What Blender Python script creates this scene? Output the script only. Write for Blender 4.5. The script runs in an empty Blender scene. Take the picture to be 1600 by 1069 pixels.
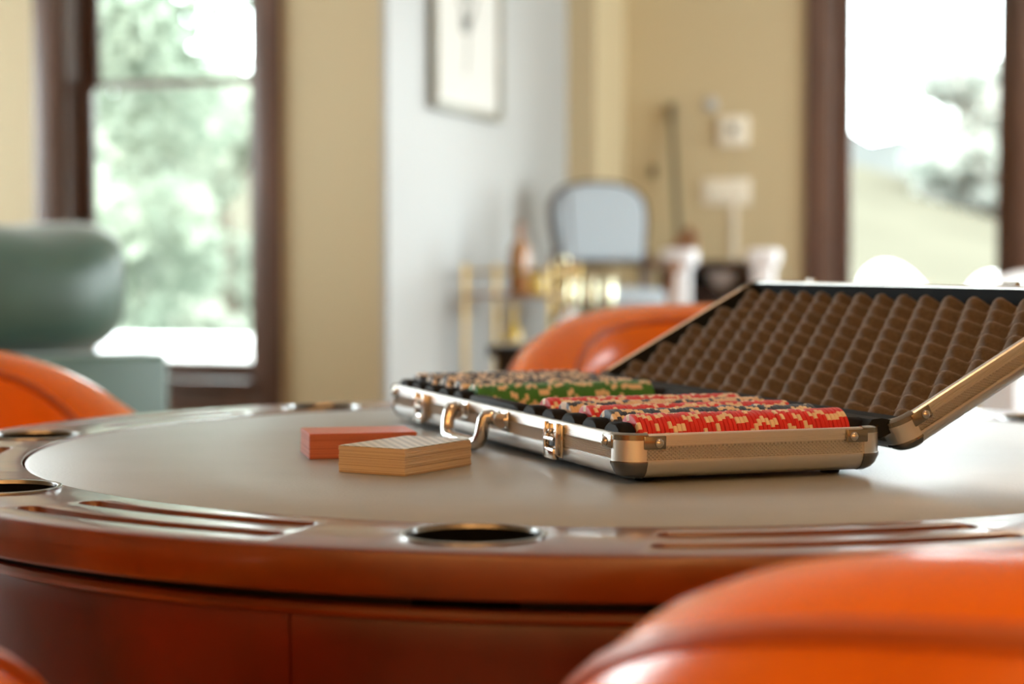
import bpy, bmesh, math, random
from mathutils import Vector, Matrix
random.seed(7)
PI = math.pi
R = math.radians
scene = bpy.context.scene
C = scene.collection

# ------------------------------------------------------------------ camera
TZ = 0.76                       # table top height
cd = bpy.data.cameras.new('camera'); cam = bpy.data.objects.new('camera', cd); C.objects.link(cam)
cam.location = (0, 0, TZ + 0.1574); cam.rotation_euler = (R(90 - 2.4575), 0, 0)
cd.sensor_width = 36.0; cd.lens = 36.0 * 2985.0 / 1600.0
cd.clip_start = 0.05; cd.clip_end = 400
cd.dof.use_dof = True; cd.dof.focus_distance = 1.36; cd.dof.aperture_fstop = 4.6; cd.dof.aperture_blades = 0
scene.camera = cam

# ------------------------------------------------------------------ room frame: u along the window wall (right), v away from the camera
C0 = Vector((-0.4225, 6.5, 0)); RA = R(-17)
EU = Vector((math.cos(RA), math.sin(RA), 0)); EV = Vector((-math.sin(RA), math.cos(RA), 0))
def RP(u, v, z=0.0): return C0 + EU * u + EV * v + Vector((0, 0, z))

# ------------------------------------------------------------------ world, sun, lights, exposure
w = bpy.data.worlds.new('world'); scene.world = w; w.use_nodes = True
bg = w.node_tree.nodes['Background']; bg.inputs[0].default_value = (0.90, 0.96, 1.0, 1); bg.inputs[1].default_value = 13.0
sd = bpy.data.lights.new('sun', 'SUN'); sun = bpy.data.objects.new('sun', sd); C.objects.link(sun)
sd.energy = 6.0; sd.angle = R(3); sd.color = (1.0, 0.95, 0.86)
sun.rotation_euler = (R(38), 0, RA)          # from behind the house, over its roof
def area(name, loc, rot, sx, sy, power, col, portal=False, shape='RECTANGLE'):
    l = bpy.data.lights.new(name, 'AREA'); l.shape = shape; l.size = sx; l.size_y = sy
    l.energy = power; l.color = col
    o = bpy.data.objects.new(name, l); C.objects.link(o); o.location = loc; o.rotation_euler = rot
    if portal: l.cycles.is_portal = True
    return o
WARM = (1.0, 0.58, 0.27)
# added warm fill lights, unseen: two aimed at the rear wall, two overhead
for (u, p) in ((1.4, 44), (3.6, 60)):
    area('warm_fill_rear', RP(u, -7.7, 2.55), (R(52), 0, RA + PI), 0.9, 0.25, p, WARM)
area('warm_fill_top', RP(2.2, 0.6, 2.70), (0, 0, RA), 0.45, 0.45, 7, WARM, shape='DISK')
area('warm_fill_top', RP(2.6, -5.6, 2.70), (0, 0, RA), 0.45, 0.45, 8, WARM, shape='DISK')
# portals guide daylight through the openings
area('portal', RP(-0.813, 0.06, 1.45), (R(90), 0, RA + PI), 0.70, 1.9, 1, (1, 1, 1), True)
area('portal', RP(1.95, 2.94, 1.42), (R(90), 0, RA + PI), 1.75, 2.0, 1, (1, 1, 1), True)
area('portal', RP(-2.55, 0.06, 1.35), (R(90), 0, RA + PI), 1.5, 2.2, 1, (1, 1, 1), True)
area('portal', RP(4.1, 2.94, 1.42), (R(90), 0, RA + PI), 1.8, 2.0, 1, (1, 1, 1), True)
area('portal', RP(-3.66, -1.95, 1.40), (R(90), 0, RA - PI / 2), 3.3, 2.0, 1, (1, 1, 1), True)
area('portal', RP(5.26, 0.3, 1.40), (R(90), 0, RA + PI / 2), 4.0, 2.1, 1, (1, 1, 1), True)
vs = scene.view_settings
vs.view_transform = 'Standard'; vs.look = 'None'; vs.gamma = 1.0; vs.use_curve_mapping = False; vs.exposure = 0.46
scene.cycles.use_denoising = True
scene.cycles.max_bounces = 10; scene.cycles.diffuse_bounces = 5; scene.cycles.glossy_bounces = 5
scene.cycles.transparent_max_bounces = 12; scene.cycles.sample_clamp_indirect = 6.0
scene.cycles.caustics_reflective = False; scene.cycles.caustics_refractive = False

# ------------------------------------------------------------------ materials
MT = {}
def lin(r, g, b):
    f = lambda c: (c / 255.0 / 12.92) if c / 255.0 <= 0.04045 else ((c / 255.0 + 0.055) / 1.055) ** 2.4
    return (f(r), f(g), f(b))
def mat(name, col, rough=0.5, metal=0.0, coat=0.0, coat_rough=0.1, spec=0.5, sheen=0.0,
        var=0.0, var_scale=6.0, stretch=(1, 1, 1), bump=0.0, bump_scale=200.0, emit=None, trans=0.0, coat_ior=1.5, subs=0.0):
    m = bpy.data.materials.new(name); m.use_nodes = True; MT[name] = m
    nt = m.node_tree; b = nt.nodes['Principled BSDF']
    b.inputs['Base Color'].default_value = (*col, 1); b.inputs['Roughness'].default_value = rough
    b.inputs['Metallic'].default_value = metal; b.inputs['Coat Weight'].default_value = coat
    b.inputs['Coat Roughness'].default_value = coat_rough; b.inputs['Specular IOR Level'].default_value = spec
    b.inputs['Sheen Weight'].default_value = sheen; b.inputs['Transmission Weight'].default_value = trans
    b.inputs['Coat IOR'].default_value = coat_ior
    if subs: b.inputs['Subsurface Weight'].default_value = subs
    if emit:
        b.inputs['Emission Color'].default_value = (*emit[0], 1); b.inputs['Emission Strength'].default_value = emit[1]
    tc = nt.nodes.new('ShaderNodeTexCoord'); mp = nt.nodes.new('ShaderNodeMapping')
    mp.inputs['Scale'].default_value = stretch
    nt.links.new(tc.outputs['Object'], mp.inputs['Vector'])
    if var:
        n = nt.nodes.new('ShaderNodeTexNoise'); n.inputs['Scale'].default_value = var_scale; n.inputs['Detail'].default_value = 6
        r = nt.nodes.new('ShaderNodeMapRange'); r.inputs['From Min'].default_value = 0.3; r.inputs['From Max'].default_value = 0.7
        r.inputs['To Min'].default_value = 1 - var; r.inputs['To Max'].default_value = 1 + var
        mx = nt.nodes.new('ShaderNodeVectorMath'); mx.operation = 'SCALE'; mx.inputs[0].default_value = col
        nt.links.new(mp.outputs[0], n.inputs['Vector']); nt.links.new(n.outputs['Fac'], r.inputs['Value'])
        nt.links.new(r.outputs[0], mx.inputs['Scale']); nt.links.new(mx.outputs[0], b.inputs['Base Color'])
    if bump:
        n2 = nt.nodes.new('ShaderNodeTexNoise'); n2.inputs['Scale'].default_value = bump_scale; n2.inputs['Detail'].default_value = 3
        bp = nt.nodes.new('ShaderNodeBump'); bp.inputs['Strength'].default_value = bump; bp.inputs['Distance'].default_value = 0.002
        nt.links.new(mp.outputs[0], n2.inputs['Vector']); nt.links.new(n2.outputs['Fac'], bp.inputs['Height'])
        nt.links.new(bp.outputs[0], b.inputs['Normal'])
    return m
mat('wall_tan', (0.52, 0.42, 0.255), 0.55, bump=0.05, bump_scale=120)
mat('wall_pale', (0.385, 0.39, 0.38), 0.42, bump=0.05, bump_scale=120)
mat('ceiling_white', (0.78, 0.75, 0.70), 0.8)
mat('floor_wood', (0.30, 0.16, 0.08), 0.35, var=0.3, var_scale=3, stretch=(1, 12, 1))
mat('window_wood', (0.10, 0.050, 0.033), 0.38, coat=0.25, coat_rough=0.25, var=0.25, var_scale=5, stretch=(6, 6, 0.6))
mat('sill_white', (0.85, 0.86, 0.86), 0.6)
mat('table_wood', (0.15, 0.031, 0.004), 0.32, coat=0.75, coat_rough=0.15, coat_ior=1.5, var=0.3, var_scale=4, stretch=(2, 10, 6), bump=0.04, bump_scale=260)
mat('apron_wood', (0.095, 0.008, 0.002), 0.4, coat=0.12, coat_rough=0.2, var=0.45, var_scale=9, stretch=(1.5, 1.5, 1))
mat('groove_dark', (0.012, 0.009, 0.008), 0.6)
mat('felt_leather', (0.325, 0.365, 0.38), 0.42, spec=0.4, coat=0.55, coat_rough=0.46, coat_ior=1.6, var=0.05, var_scale=14, bump=0.2, bump_scale=420)
mat('black_plastic', (0.005, 0.005, 0.006), 0.5, spec=0.3)
mat('tray_black', (0.005, 0.005, 0.006), 0.7, spec=0.2)
mat('cup_black', (0.004, 0.004, 0.004), 0.85, spec=0.08)
mat('cup_lip', (0.30, 0.30, 0.30), 0.22, metal=0.9)
mat('aluminium', (0.80, 0.79, 0.77), 0.34, metal=1.0, bump=0.02, bump_scale=900)
mat('aluminium_panel', (0.66, 0.65, 0.62), 0.32, metal=1.0)
mat('chrome', (0.62, 0.60, 0.57), 0.10, metal=1.0)
mat('bracket_metal', (0.30, 0.27, 0.22), 0.2, metal=1.0)
mat('dark_chrome', (0.20, 0.19, 0.18), 0.14, metal=1.0)
mat('foam_brown', (0.105, 0.080, 0.056), 0.95, var=0.2, var_scale=300, bump=0.4, bump_scale=900, sheen=0.45, spec=0.2)
mat('lining_black', (0.007, 0.010, 0.012), 0.75, spec=0.25)
mat('card_edge', (0.80, 0.68, 0.52), 0.6)
mat('card_edge_dark', (0.62, 0.48, 0.33), 0.6)
mat('card_red_edge_dark', (0.48, 0.13, 0.07), 0.55)
mat('card_red_edge', (0.62, 0.20, 0.11), 0.55)
mat('card_red', (0.62, 0.10, 0.07), 0.3, var=0.08, var_scale=200)
mat('leather_orange', (0.86, 0.205, 0.006), 0.23, spec=0.5, coat=0.0, coat_rough=0.3, var=0.10, var_scale=8, bump=0.10, bump_scale=180)
mat('leather_piping', (0.50, 0.12, 0.02), 0.33, coat=0.2, coat_rough=0.3)
mat('chair_leg', (0.05, 0.025, 0.015), 0.4)
mat('sofa_velvet', (0.052, 0.105, 0.078), 0.38, sheen=0.25, var=0.15, var_scale=7, bump=0.1, bump_scale=60)
mat('brass', (0.50, 0.34, 0.12), 0.3, metal=1.0)
mat('brass_pale', (0.72, 0.70, 0.50), 0.22, metal=1.0)
mat('amber', (0.34, 0.15, 0.04), 0.12, coat=0.5)
mat('amber_gold', (0.62, 0.42, 0.05), 0.15, coat=0.5)
mat('dark_wood', (0.055, 0.022, 0.012), 0.35, coat=0.2, var=0.2, var_scale=8)
mat('brown_wood', (0.26, 0.12, 0.05), 0.4, var=0.25, var_scale=6, stretch=(1, 1, 6))
mat('chair_blue', (0.36, 0.42, 0.47), 0.7, sheen=0.2)
mat('black_wood', (0.010, 0.011, 0.014), 0.3)
mat('white_ceramic', (0.82, 0.83, 0.84), 0.25, coat=0.3)
mat('white_fabric', (0.80, 0.80, 0.82), 0.7)
mat('ivory_plastic', (0.80, 0.74, 0.62), 0.4)
mat('grey_plastic', (0.20, 0.20, 0.17), 0.4)
mat('frame_taupe', (0.26, 0.25, 0.20), 0.4, metal=0.2)
mat('paper', (0.60, 0.59, 0.55), 0.7)
mat('sketch_grey', (0.22, 0.22, 0.20), 0.8)
mat('pole_wood', (0.13, 0.10, 0.05), 0.4)
mat('bark', (0.10, 0.07, 0.05), 0.9)
def leaf_mat(name, col):
    m = bpy.data.materials.new(name); m.use_nodes = True; MT[name] = m; nt = m.node_tree; nt.nodes.clear()
    o = nt.nodes.new('ShaderNodeOutputMaterial'); mx = nt.nodes.new('ShaderNodeMixShader'); mx.inputs[0].default_value = 0.5
    d = nt.nodes.new('ShaderNodeBsdfDiffuse'); t = nt.nodes.new('ShaderNodeBsdfTranslucent')
    n = nt.nodes.new('ShaderNodeTexNoise'); n.inputs['Scale'].default_value = 1.4; cr = nt.nodes.new('ShaderNodeValToRGB')
    cr.color_ramp.elements[0].position = 0.35; cr.color_ramp.elements[1].position = 0.65
    cr.color_ramp.elements[0].color = (col[0] * 0.7, col[1] * 0.75, col[2] * 0.7, 1); cr.color_ramp.elements[1].color = (col[0] * 1.2, col[1] * 1.15, col[2] * 1.1, 1)
    tc = nt.nodes.new('ShaderNodeTexCoord'); nt.links.new(tc.outputs['Object'], n.inputs['Vector']); nt.links.new(n.outputs['Fac'], cr.inputs[0])
    nt.links.new(cr.outputs[0], d.inputs[0]); nt.links.new(cr.outputs[0], t.inputs[0])
    nt.links.new(d.outputs[0], mx.inputs[1]); nt.links.new(t.outputs[0], mx.inputs[2]); nt.links.new(mx.outputs[0], o.inputs[0])
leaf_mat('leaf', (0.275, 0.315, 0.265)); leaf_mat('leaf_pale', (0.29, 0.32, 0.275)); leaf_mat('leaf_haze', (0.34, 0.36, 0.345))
mat('lawn', (0.06, 0.062, 0.042), 0.9, spec=0.0, var=0.3, var_scale=0.4)
mat('hill_field', (0.057, 0.054, 0.041), 0.95, spec=0.0, var=0.12, var_scale=0.3)
mat('ridge_wood', (0.050, 0.053, 0.051), 0.95, spec=0.0, var=0.12, var_scale=0.4)
def glass_mat():
    m = bpy.data.materials.new('pane_glass'); m.use_nodes = True; MT['pane_glass'] = m; nt = m.node_tree
    nt.nodes.clear(); o = nt.nodes.new('ShaderNodeOutputMaterial'); mx = nt.nodes.new('ShaderNodeMixShader')
    t = nt.nodes.new('ShaderNodeBsdfTransparent'); g = nt.nodes.new('ShaderNodeBsdfGlossy'); g.inputs['Roughness'].default_value = 0.02
    t.inputs[0].default_value = (0.96, 0.985, 0.97, 1)
    fr = nt.nodes.new('ShaderNodeFresnel'); fr.inputs[0].default_value = 1.3
    nt.links.new(fr.outputs[0], mx.inputs[0]); nt.links.new(t.outputs[0], mx.inputs[1]); nt.links.new(g.outputs[0], mx.inputs[2])
    nt.links.new(mx.outputs[0], o.inputs[0])
glass_mat()
def card_back_mat():
    m = mat('card_back', (0.6, 0.62, 0.62), 0.28); nt = m.node_tree; b = nt.nodes['Principled BSDF']
    tc = nt.nodes.new('ShaderNodeTexCoord'); ck = nt.nodes.new('ShaderNodeTexChecker')
    ck.inputs['Scale'].default_value = 200; ck.inputs[1].default_value = (0.70, 0.70, 0.68, 1); ck.inputs[2].default_value = (0.30, 0.35, 0.38, 1)
    nt.links.new(tc.outputs['Object'], ck.inputs[0]); nt.links.new(ck.outputs[0], b.inputs['Base Color'])
card_back_mat()
CHIP = {'red': (0.66, 0.028, 0.022), 'navy': (0.028, 0.045, 0.085), 'cream': (0.76, 0.58, 0.38), 'green': (0.05, 0.24, 0.045), 'black': (0.016, 0.017, 0.02)}
for k, c in CHIP.items(): mat('chip_' + k, c, 0.42, spec=0.5)
mat('chip_spot', (0.84, 0.70, 0.50), 0.45)
mat('chip_face_red', (0.42, 0.018, 0.016), 0.4)

# ------------------------------------------------------------------ mesh helpers
def finish(bm, name, m, parent=None, smooth=True, angle=35, recalc=True):
    if recalc: bmesh.ops.recalc_face_normals(bm, faces=bm.faces[:])
    me = bpy.data.meshes.new(name); bm.to_mesh(me); bm.free()
    for x in (m if isinstance(m, (list, tuple)) else [m]): me.materials.append(MT[x])
    if smooth:
        me.shade_smooth(); me.set_sharp_from_angle(angle=R(angle))
    o = bpy.data.objects.new(name, me); C.objects.link(o)
    if parent: o.parent = parent
    return o
def tag(o, label, cat, group=None):
    o['label'] = label; o['category'] = cat
    if group: o['group'] = group
    return o
def thing(name, label, cat, loc=(0, 0, 0), rotz=0.0, group=None):
    o = bpy.data.objects.new(name, None); C.objects.link(o); o.location = loc; o.rotation_euler = (0, 0, rotz)
    o.empty_display_size = 0.05
    return tag(o, label, cat, group)
def struct(o): o['kind'] = 'structure'; return o
def box(bm, x0, x1, y0, y1, z0, z1, bev=0.0, seg=2, mi=0):
    r = bmesh.ops.create_cube(bm, size=1.0); vs_ = r['verts']
    for v in vs_: v.co = Vector(((x0 + x1) / 2 + v.co.x * (x1 - x0), (y0 + y1) / 2 + v.co.y * (y1 - y0), (z0 + z1) / 2 + v.co.z * (z1 - z0)))
    es = list({e for v in vs_ for e in v.link_edges}); fs = list({f for v in vs_ for f in v.link_faces})
    for f in fs: f.material_index = mi
    if bev: bmesh.ops.bevel(bm, geom=es, offset=bev, segments=seg, affect='EDGES', profile=0.5)
    return bm
def loft(bm, rings, closed=True, cap=(False, False), mi=0, loop=False):
    vr = [[bm.verts.new(p) for p in r] for r in rings]; n = len(vr[0]); fs = []
    pairs = list(zip(vr, vr[1:])) + ([(vr[-1], vr[0])] if loop else [])
    for a, b in pairs:
        for i in range(n if closed else n - 1):
            j = (i + 1) % n
            f = bm.faces.new((a[i], a[j], b[j], b[i])); f.material_index = mi; fs.append(f)
    if cap[0]: f = bm.faces.new(vr[0][::-1]); f.material_index = mi
    if cap[1]: f = bm.faces.new(vr[-1]); f.material_index = mi
    return fs
def lathe(bm, prof, n=32, c=(0, 0, 0), cap=(True, True), mi=0):
    return loft(bm, [[(c[0] + r * math.cos(2 * PI * i / n), c[1] + r * math.sin(2 * PI * i / n), c[2] + z) for i in range(n)] for r, z in prof], True, cap, mi)
def tube(bm, pts, rad, n=10, closed=False, cap=True, mi=0):
    P = [Vector(p) for p in pts]; m = len(P); rings = []; up = None
    for i in range(m):
        t = (P[(i + 1) % m] - P[i - 1]) if closed else (P[min(i + 1, m - 1)] - P[max(i - 1, 0)])
        t.normalize()
        if up is None:
            up = Vector((0, 0, 1)) if abs(t.z) < 0.9 else Vector((1, 0, 0))
        a = t.cross(up); a.normalize(); b = a.cross(t); b.normalize(); up = b
        rr = rad[i] if isinstance(rad, (list, tuple)) else rad
        rings.append([P[i] + a * (rr * math.cos(2 * PI * k / n)) + b * (rr * math.sin(2 * PI * k / n)) for k in range(n)])
    return loft(bm, rings, True, (cap and not closed, cap and not closed), mi, closed)
def pillow(bm, c, size, e1=0.5, e2=0.5, nu=28, nv=18):
    def sp(x, e): return math.copysign(abs(x) ** e, x)
    rings = []
    for j in range(1, nv):
        ph = -PI / 2 + PI * j / nv
        rings.append([(c[0] + size[0] / 2 * sp(math.cos(ph), e1) * sp(math.cos(2 * PI * i / nu), e2),
                       c[1] + size[1] / 2 * sp(math.cos(ph), e1) * sp(math.sin(2 * PI * i / nu), e2),
                       c[2] + size[2] / 2 * sp(math.sin(ph), e1)) for i in range(nu)])
    loft(bm, rings, True, (True, True))
def simple(name, m, parent, fn, smooth=True, angle=35):
    bm = bmesh.new(); fn(bm); return finish(bm, name, m, parent, smooth, angle)
def bx(name, m, parent, *a, **k):
    return simple(name, m, parent, lambda bm: box(bm, *a, **k))
def roomobj(o): o.location = C0; o.rotation_euler = (0, 0, RA); return o

# ------------------------------------------------------------------ room shell (local x = u, y = v)
U0, U1, V0, V1, CH = -3.6, 5.2, -8.6, 2.874, 2.75
TW = 0.20
struct(roomobj(bx('floor', 'floor_wood', None, U0 - 0.2, U1 + 0.2, V0 - 0.2, V1 + 0.2, -0.1, 0)))
struct(roomobj(bx('ceiling', 'ceiling_white', None, U0 - 0.2, U1 + 0.2, V0 - 0.2, V1 + 0.2, CH, CH + 0.1)))
def wall(name, m, axis, p0, p1, a0, a1, holes=()):
    """axis 'u': the wall runs along u, its thickness spans v p0..p1; holes are (a0, a1, z0, z1)."""
    bm = bmesh.new()
    def b(x0, x1, z0, z1):
        if x1 - x0 < 1e-4 or z1 - z0 < 1e-4: return
        if axis == 'u': box(bm, x0, x1, p0, p1, z0, z1)
        else: box(bm, p0, p1, x0, x1, z0, z1)
    cur = a0
    for (h0, h1, z0, z1) in sorted(holes):
        b(cur, h0, 0, CH); b(h0, h1, 0, z0); b(h0, h1, z1, CH); cur = h1
    b(cur, a1, 0, CH)
    return struct(roomobj(finish(bm, name, m, None, False)))
W0 = (-3.30, -1.80, 0.30, 2.45)          # window added out of frame for daylight from ahead
W4 = (3.20, 5.00, 0.42, 2.45)  # also added out of frame, more daylight from the far wall
W1 = (-1.245, -0.49, 0.50, 2.35)       # left window opening
W2 = (1.11, 1.95, 0.42, 2.45)           # right window opening
W3 = (2.06, 2.91, 0.42, 2.45)
wall('wall_left', 'wall_tan', 'u', 0, TW, U0, -0.02, [W0, W1])
wall('wall_center', 'wall_pale', 'v', -0.02, 0, 0.0, V1)
struct(roomobj(bx('wall_pilaster', 'wall_tan', None, 0.0, 0.13, 2.30, V1, 0, CH)))
wall('wall_back', 'wall_tan', 'u', V1, V1 + TW, -TW, U1 + TW, [W2, W3, W4])
wall('wall_side', 'wall_tan', 'v', U0 - TW, U0, V0, 0.2, [(-3.6, -0.3, 0.4, 2.4)])
wall('wall_right', 'wall_tan', 'v', U1, U1 + TW, V0, V1, [(-1.7, 2.3, 0.35, 2.45)])
wall('wall_rear', 'wall_tan', 'u', V0 - TW, V0, U0 - TW, U1 + TW)
struct(roomobj(bx('baseboard_back', 'window_wood', None, 0.13, 1.0, V1 - 0.02, V1, 0, 0.14, bev=0.004)))
struct(roomobj(bx('baseboard_left', 'window_wood', None, U0, -0.001, -0.02, 0, 0, 0.14, bev=0.004)))

def window(name, hole, v, meet=None, cas=0.10, st=0.045, casing_sides=(True, True)):
    """double-hung window: casing on the room side (v), lining, sashes, panes, stool and apron."""
    a0, a1, z0, z1 = hole
    root = bpy.data.objects.new(name, None); C.objects.link(root); roomobj(root); struct(root)
    for s, (x0, x1) in enumerate(((a0 - cas, a0), (a1, a1 + cas))):
        if casing_sides[s]: bx('casing', 'window_wood', root, x0, x1, v - 0.025, v, z0 - 0.10, z1 + cas, bev=0.006)
    bx('casing', 'window_wood', root, a0, a1, v - 0.025, v, z1, z1 + cas, bev=0.006)
    bx('apron', 'window_wood', root, a0, a1, v - 0.022, v, z0 - 0.12, z0 - 0.03, bev=0.006)
    bx('stool', 'window_wood', root, a0, a1, v - 0.05, v + 0.13, z0 - 0.03, z0, bev=0.006)
    for x0, x1 in ((a0, a0 + 0.018), (a1 - 0.018, a1)):
        bx('jamb', 'window_wood', root, x0, x1, v, v + TW, z0, z1)
    bx('jamb', 'window_wood', root, a0, a1, v, v + TW, z1 - 0.018, z1)
    bx('exterior_sill', 'sill_white', root, a0 - 0.05, a1 + 0.05, v + TW - 0.02, v + TW + 0.14, z0 - 0.05, z0 + 0.05, bev=0.01)
    mid = meet if meet else z1 - 0.018
    def sash(y, b0, b1, rail):
        i0, i1 = a0 + 0.018, a1 - 0.018
        s = bpy.data.objects.new('sash', None); C.objects.link(s); s.parent = root
        bx('stile', 'window_wood', s, i0, i0 + st, y, y + 0.04, b0, b1, bev=0.005); bx('stile', 'window_wood', s, i1 - st, i1, y, y + 0.04, b0, b1, bev=0.005)
        bx('rail', 'window_wood', s, i0 + st, i1 - st, y, y + 0.04, b0, b0 + rail[0], bev=0.005); bx('rail', 'window_wood', s, i0 + st, i1 - st, y, y + 0.04, b1 - rail[1], b1, bev=0.005)
        bx('pane', 'pane_glass', s, i0 + st - 0.004, i1 - st + 0.004, y + 0.017, y + 0.022, b0 + rail[0] - 0.004, b1 - rail[1] + 0.004)
    sash(v + 0.10, z0, mid + 0.012, (0.055, 0.024) if meet else (0.055, 0.05))
    if meet: sash(v + 0.145, mid - 0.012, z1 - 0.018, (0.024, 0.045))
    return root
window('window_1', W1, 0.0, meet=1.552)
window('window_2', W2, V1, None, cas=0.11, st=0.07)
window('window_3', W3, V1, None, cas=0.11, st=0.07, casing_sides=(False, True))
window('added_window_6', W0, 0.0, meet=1.552, st=0.06)
window('added_window_7', W4, V1, None, cas=0.11, st=0.07)
def plain_window(name, axis_u, v0, v1, z0, z1, n):
    root = bpy.data.objects.new(name, None); C.objects.link(root); roomobj(root); struct(root)
    uc = axis_u
    for i in range(n + 1):
        y = v0 + (v1 - v0) * i / n; bx('mullion', 'window_wood', root, uc - 0.04, uc + 0.04, max(v0, y - 0.04), min(v1, y + 0.04), z0, z1)
    for z in (z0, z1 - 0.06): bx('rail', 'window_wood', root, uc - 0.035, uc + 0.035, v0, v1, z, z + 0.06)
    for i in range(n):
        bx('pane', 'pane_glass', root, uc - 0.004, uc + 0.004, v0 + (v1 - v0) * i / n + 0.03, v0 + (v1 - v0) * (i + 1) / n - 0.03, z0 + 0.05, z1 - 0.05)
plain_window('added_window_4', U0 - 0.1, -3.6, -0.3, 0.4, 2.4, 4)  # unseen side windows added to let more daylight into the room
plain_window('added_window_5', U1 + 0.1, -1.7, 2.3, 0.35, 2.45, 4)

# ------------------------------------------------------------------ outdoors
struct(roomobj(bx('ground', 'lawn', None, -60, 60, V1 + 0.25, 120, -0.6, -0.5)))
tag(roomobj(simple('garden_wall', 'sill_white', None, lambda bm: (box(bm, -4.2, -0.30, 4.0, 4.22, -0.5, 0.41), box(bm, -4.25, -0.25, 3.96, 4.26, 0.41, 0.47, bev=0.012)))), 'low white garden wall outside the left window', 'wall')
def leaves(bm, c, rx, rz, n, size):
    for _ in range(n):
        while True:
            p = Vector((random.uniform(-1, 1), random.uniform(-1, 1), random.uniform(-1, 1)))
            if 0.25 < p.length < 1: break
        q = Vector((c[0] + p.x * rx, c[1] + p.y * rx, c[2] + p.z * rz))
        a = Vector((random.gauss(0, 1), random.gauss(0, 1), random.gauss(0, 1))).normalized()
        b = a.cross(Vector((random.gauss(0, 1), random.gauss(0, 1), random.gauss(0, 1)))).normalized()
        s = size * random.uniform(0.6, 1.3)
        v = [bm.verts.new(q + a * s), bm.verts.new(q + b * s * 0.5), bm.verts.new(q - a * s), bm.verts.new(q - b * s * 0.5)]
        bm.faces.new(v)
def tree(name, label, x, y, h, spread, clumps, n, size, m='leaf', base=0.15):
    t = thing(name, label, 'tree', (x, y, -0.5), group='trees outside the windows')
    bm = bmesh.new()
    tube(bm, [(0, 0, 0), (0.05, 0, h * 0.4), (-0.03, 0.05, h * 0.75)], [0.13, 0.10, 0.04], 8)
    for k in range(5):
        a = k * 1.3; z = h * (0.3 + 0.09 * k); tube(bm, [(0, 0, z), (spread * 0.5 * math.cos(a), spread * 0.5 * math.sin(a), z + h * 0.14)], [0.05, 0.015], 6)
    finish(bm, 'trunk', 'bark', t)
    bm = bmesh.new()
    for _ in range(clumps):
        a = random.uniform(0, 2 * PI); rr = spread * math.sqrt(random.random()); z = h * random.uniform(base, 1.0)
        k = 0.62 + 0.38 * math.sin(PI * min(1, max(0, z / h)))
        leaves(bm, (rr * k * math.cos(a), rr * k * math.sin(a), z), spread * 0.32, h * 0.085, n, size)
    o = finish(bm, 'foliage', m, t, False, recalc=False); o['kind'] = 'stuff'
tree('leafy_tree', 'bright green leafy tree filling the left window', -3.3, 13.6, 4.6, 1.3, 70, 130, 0.09)
tree('leafy_tree', 'pale leafy tree low behind the right half of the left window', -2.6, 17.2, 2.9, 1.5, 45, 120, 0.10, 'leaf_pale', 0.02)
tree('leafy_tree', 'tall leafy tree at the left edge of the left window', -5.4, 22.5, 7.5, 2.1, 60, 110, 0.14)
def ridge(name, m, x0, x1, y0, y1, zf, n=70, k=10):
    bm = bmesh.new(); g = []
    for i in range(n + 1):
        x = x0 + (x1 - x0) * i / n; row = []
        for j in range(k + 1):
            t = j / k; row.append(bm.verts.new((x + (y1 - y0) * 0.20 * t, y0 + (y1 - y0) * t, -0.55 + (zf(x) + 0.55) * math.sin(PI / 2 * t) ** 1.1)))
        row.append(bm.verts.new((row[-1].co.x, y1 + 8, -0.55))); g.append(row)
    for i in range(n):
        for j in range(k + 1): bm.faces.new((g[i][j], g[i + 1][j], g[i + 1][j + 1], g[i][j + 1]))
    struct(finish(bm, name, m, None))
ridge('field_slope', 'hill_field', -20, 40, 24, 50, lambda x: 2.6 + 0.5 * math.sin(x * 0.5) - 0.12 * (x - 6))
ridge('wooded_ridge', 'ridge_wood', -30, 70, 70, 92, lambda x: 6.6 + 0.16 * (x - 15) ** 2 * (0.35 if x < 15 else 1.0) * (1 if abs(x - 15) < 6 else 36 / (x - 15) ** 2) + 0.35 * math.sin(x * 1.9) + 0.25 * math.sin(x * 4.3 + 1))
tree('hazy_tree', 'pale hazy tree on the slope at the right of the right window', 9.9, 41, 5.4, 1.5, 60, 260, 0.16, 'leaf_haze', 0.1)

# ------------------------------------------------------------------ poker table
TX, TY, RF, RO = 0.084, 1.597, 0.4785, 0.588
table = thing('poker_table', 'round red-brown wooden poker table with a grey leather playing surface', 'table', (TX, TY, 0))
CUPA = [R(-101.7 + 45 * k) for k in range(8)]
def apply_bool(o, cutters):
    for cobj in cutters:
        md = o.modifiers.new('b', 'BOOLEAN'); md.object = cobj; md.operation = 'DIFFERENCE'; md.solver = 'EXACT'
    md = o.modifiers.new('bev', 'BEVEL'); md.width = 0.0016; md.segments = 3; md.limit_method = 'ANGLE'; md.angle_limit = R(42); md.use_clamp_overlap = True
    dg = bpy.context.evaluated_depsgraph_get(); me = bpy.data.meshes.new_from_object(o.evaluated_get(dg))
    o.modifiers.clear(); old = o.data; o.data = me; bpy.data.meshes.remove(old)
    me.shade_smooth(); me.set_sharp_from_angle(angle=R(40))
    for cobj in cutters: bpy.data.objects.remove(cobj)
bm = bmesh.new()
prof = [(RF + 0.001, TZ - 0.018), (RF + 0.001, TZ + 0.0005), (RO - 0.0035, TZ + 0.0005), (RO - 0.001, TZ - 0.0006), (RO, TZ - 0.003), (RO, TZ - 0.0235), (RO - 0.0015, TZ - 0.0255), (RO - 0.006, TZ - 0.026)]
NS = 192
loft(bm, [[(r * math.cos(2 * PI * i / NS), r * math.sin(2 * PI * i / NS), z) for i in range(NS)] for r, z in prof], True, (False, False), 0, True)
rim = finish(bm, 'rim', 'table_wood', table)
bm = bmesh.new()
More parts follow.
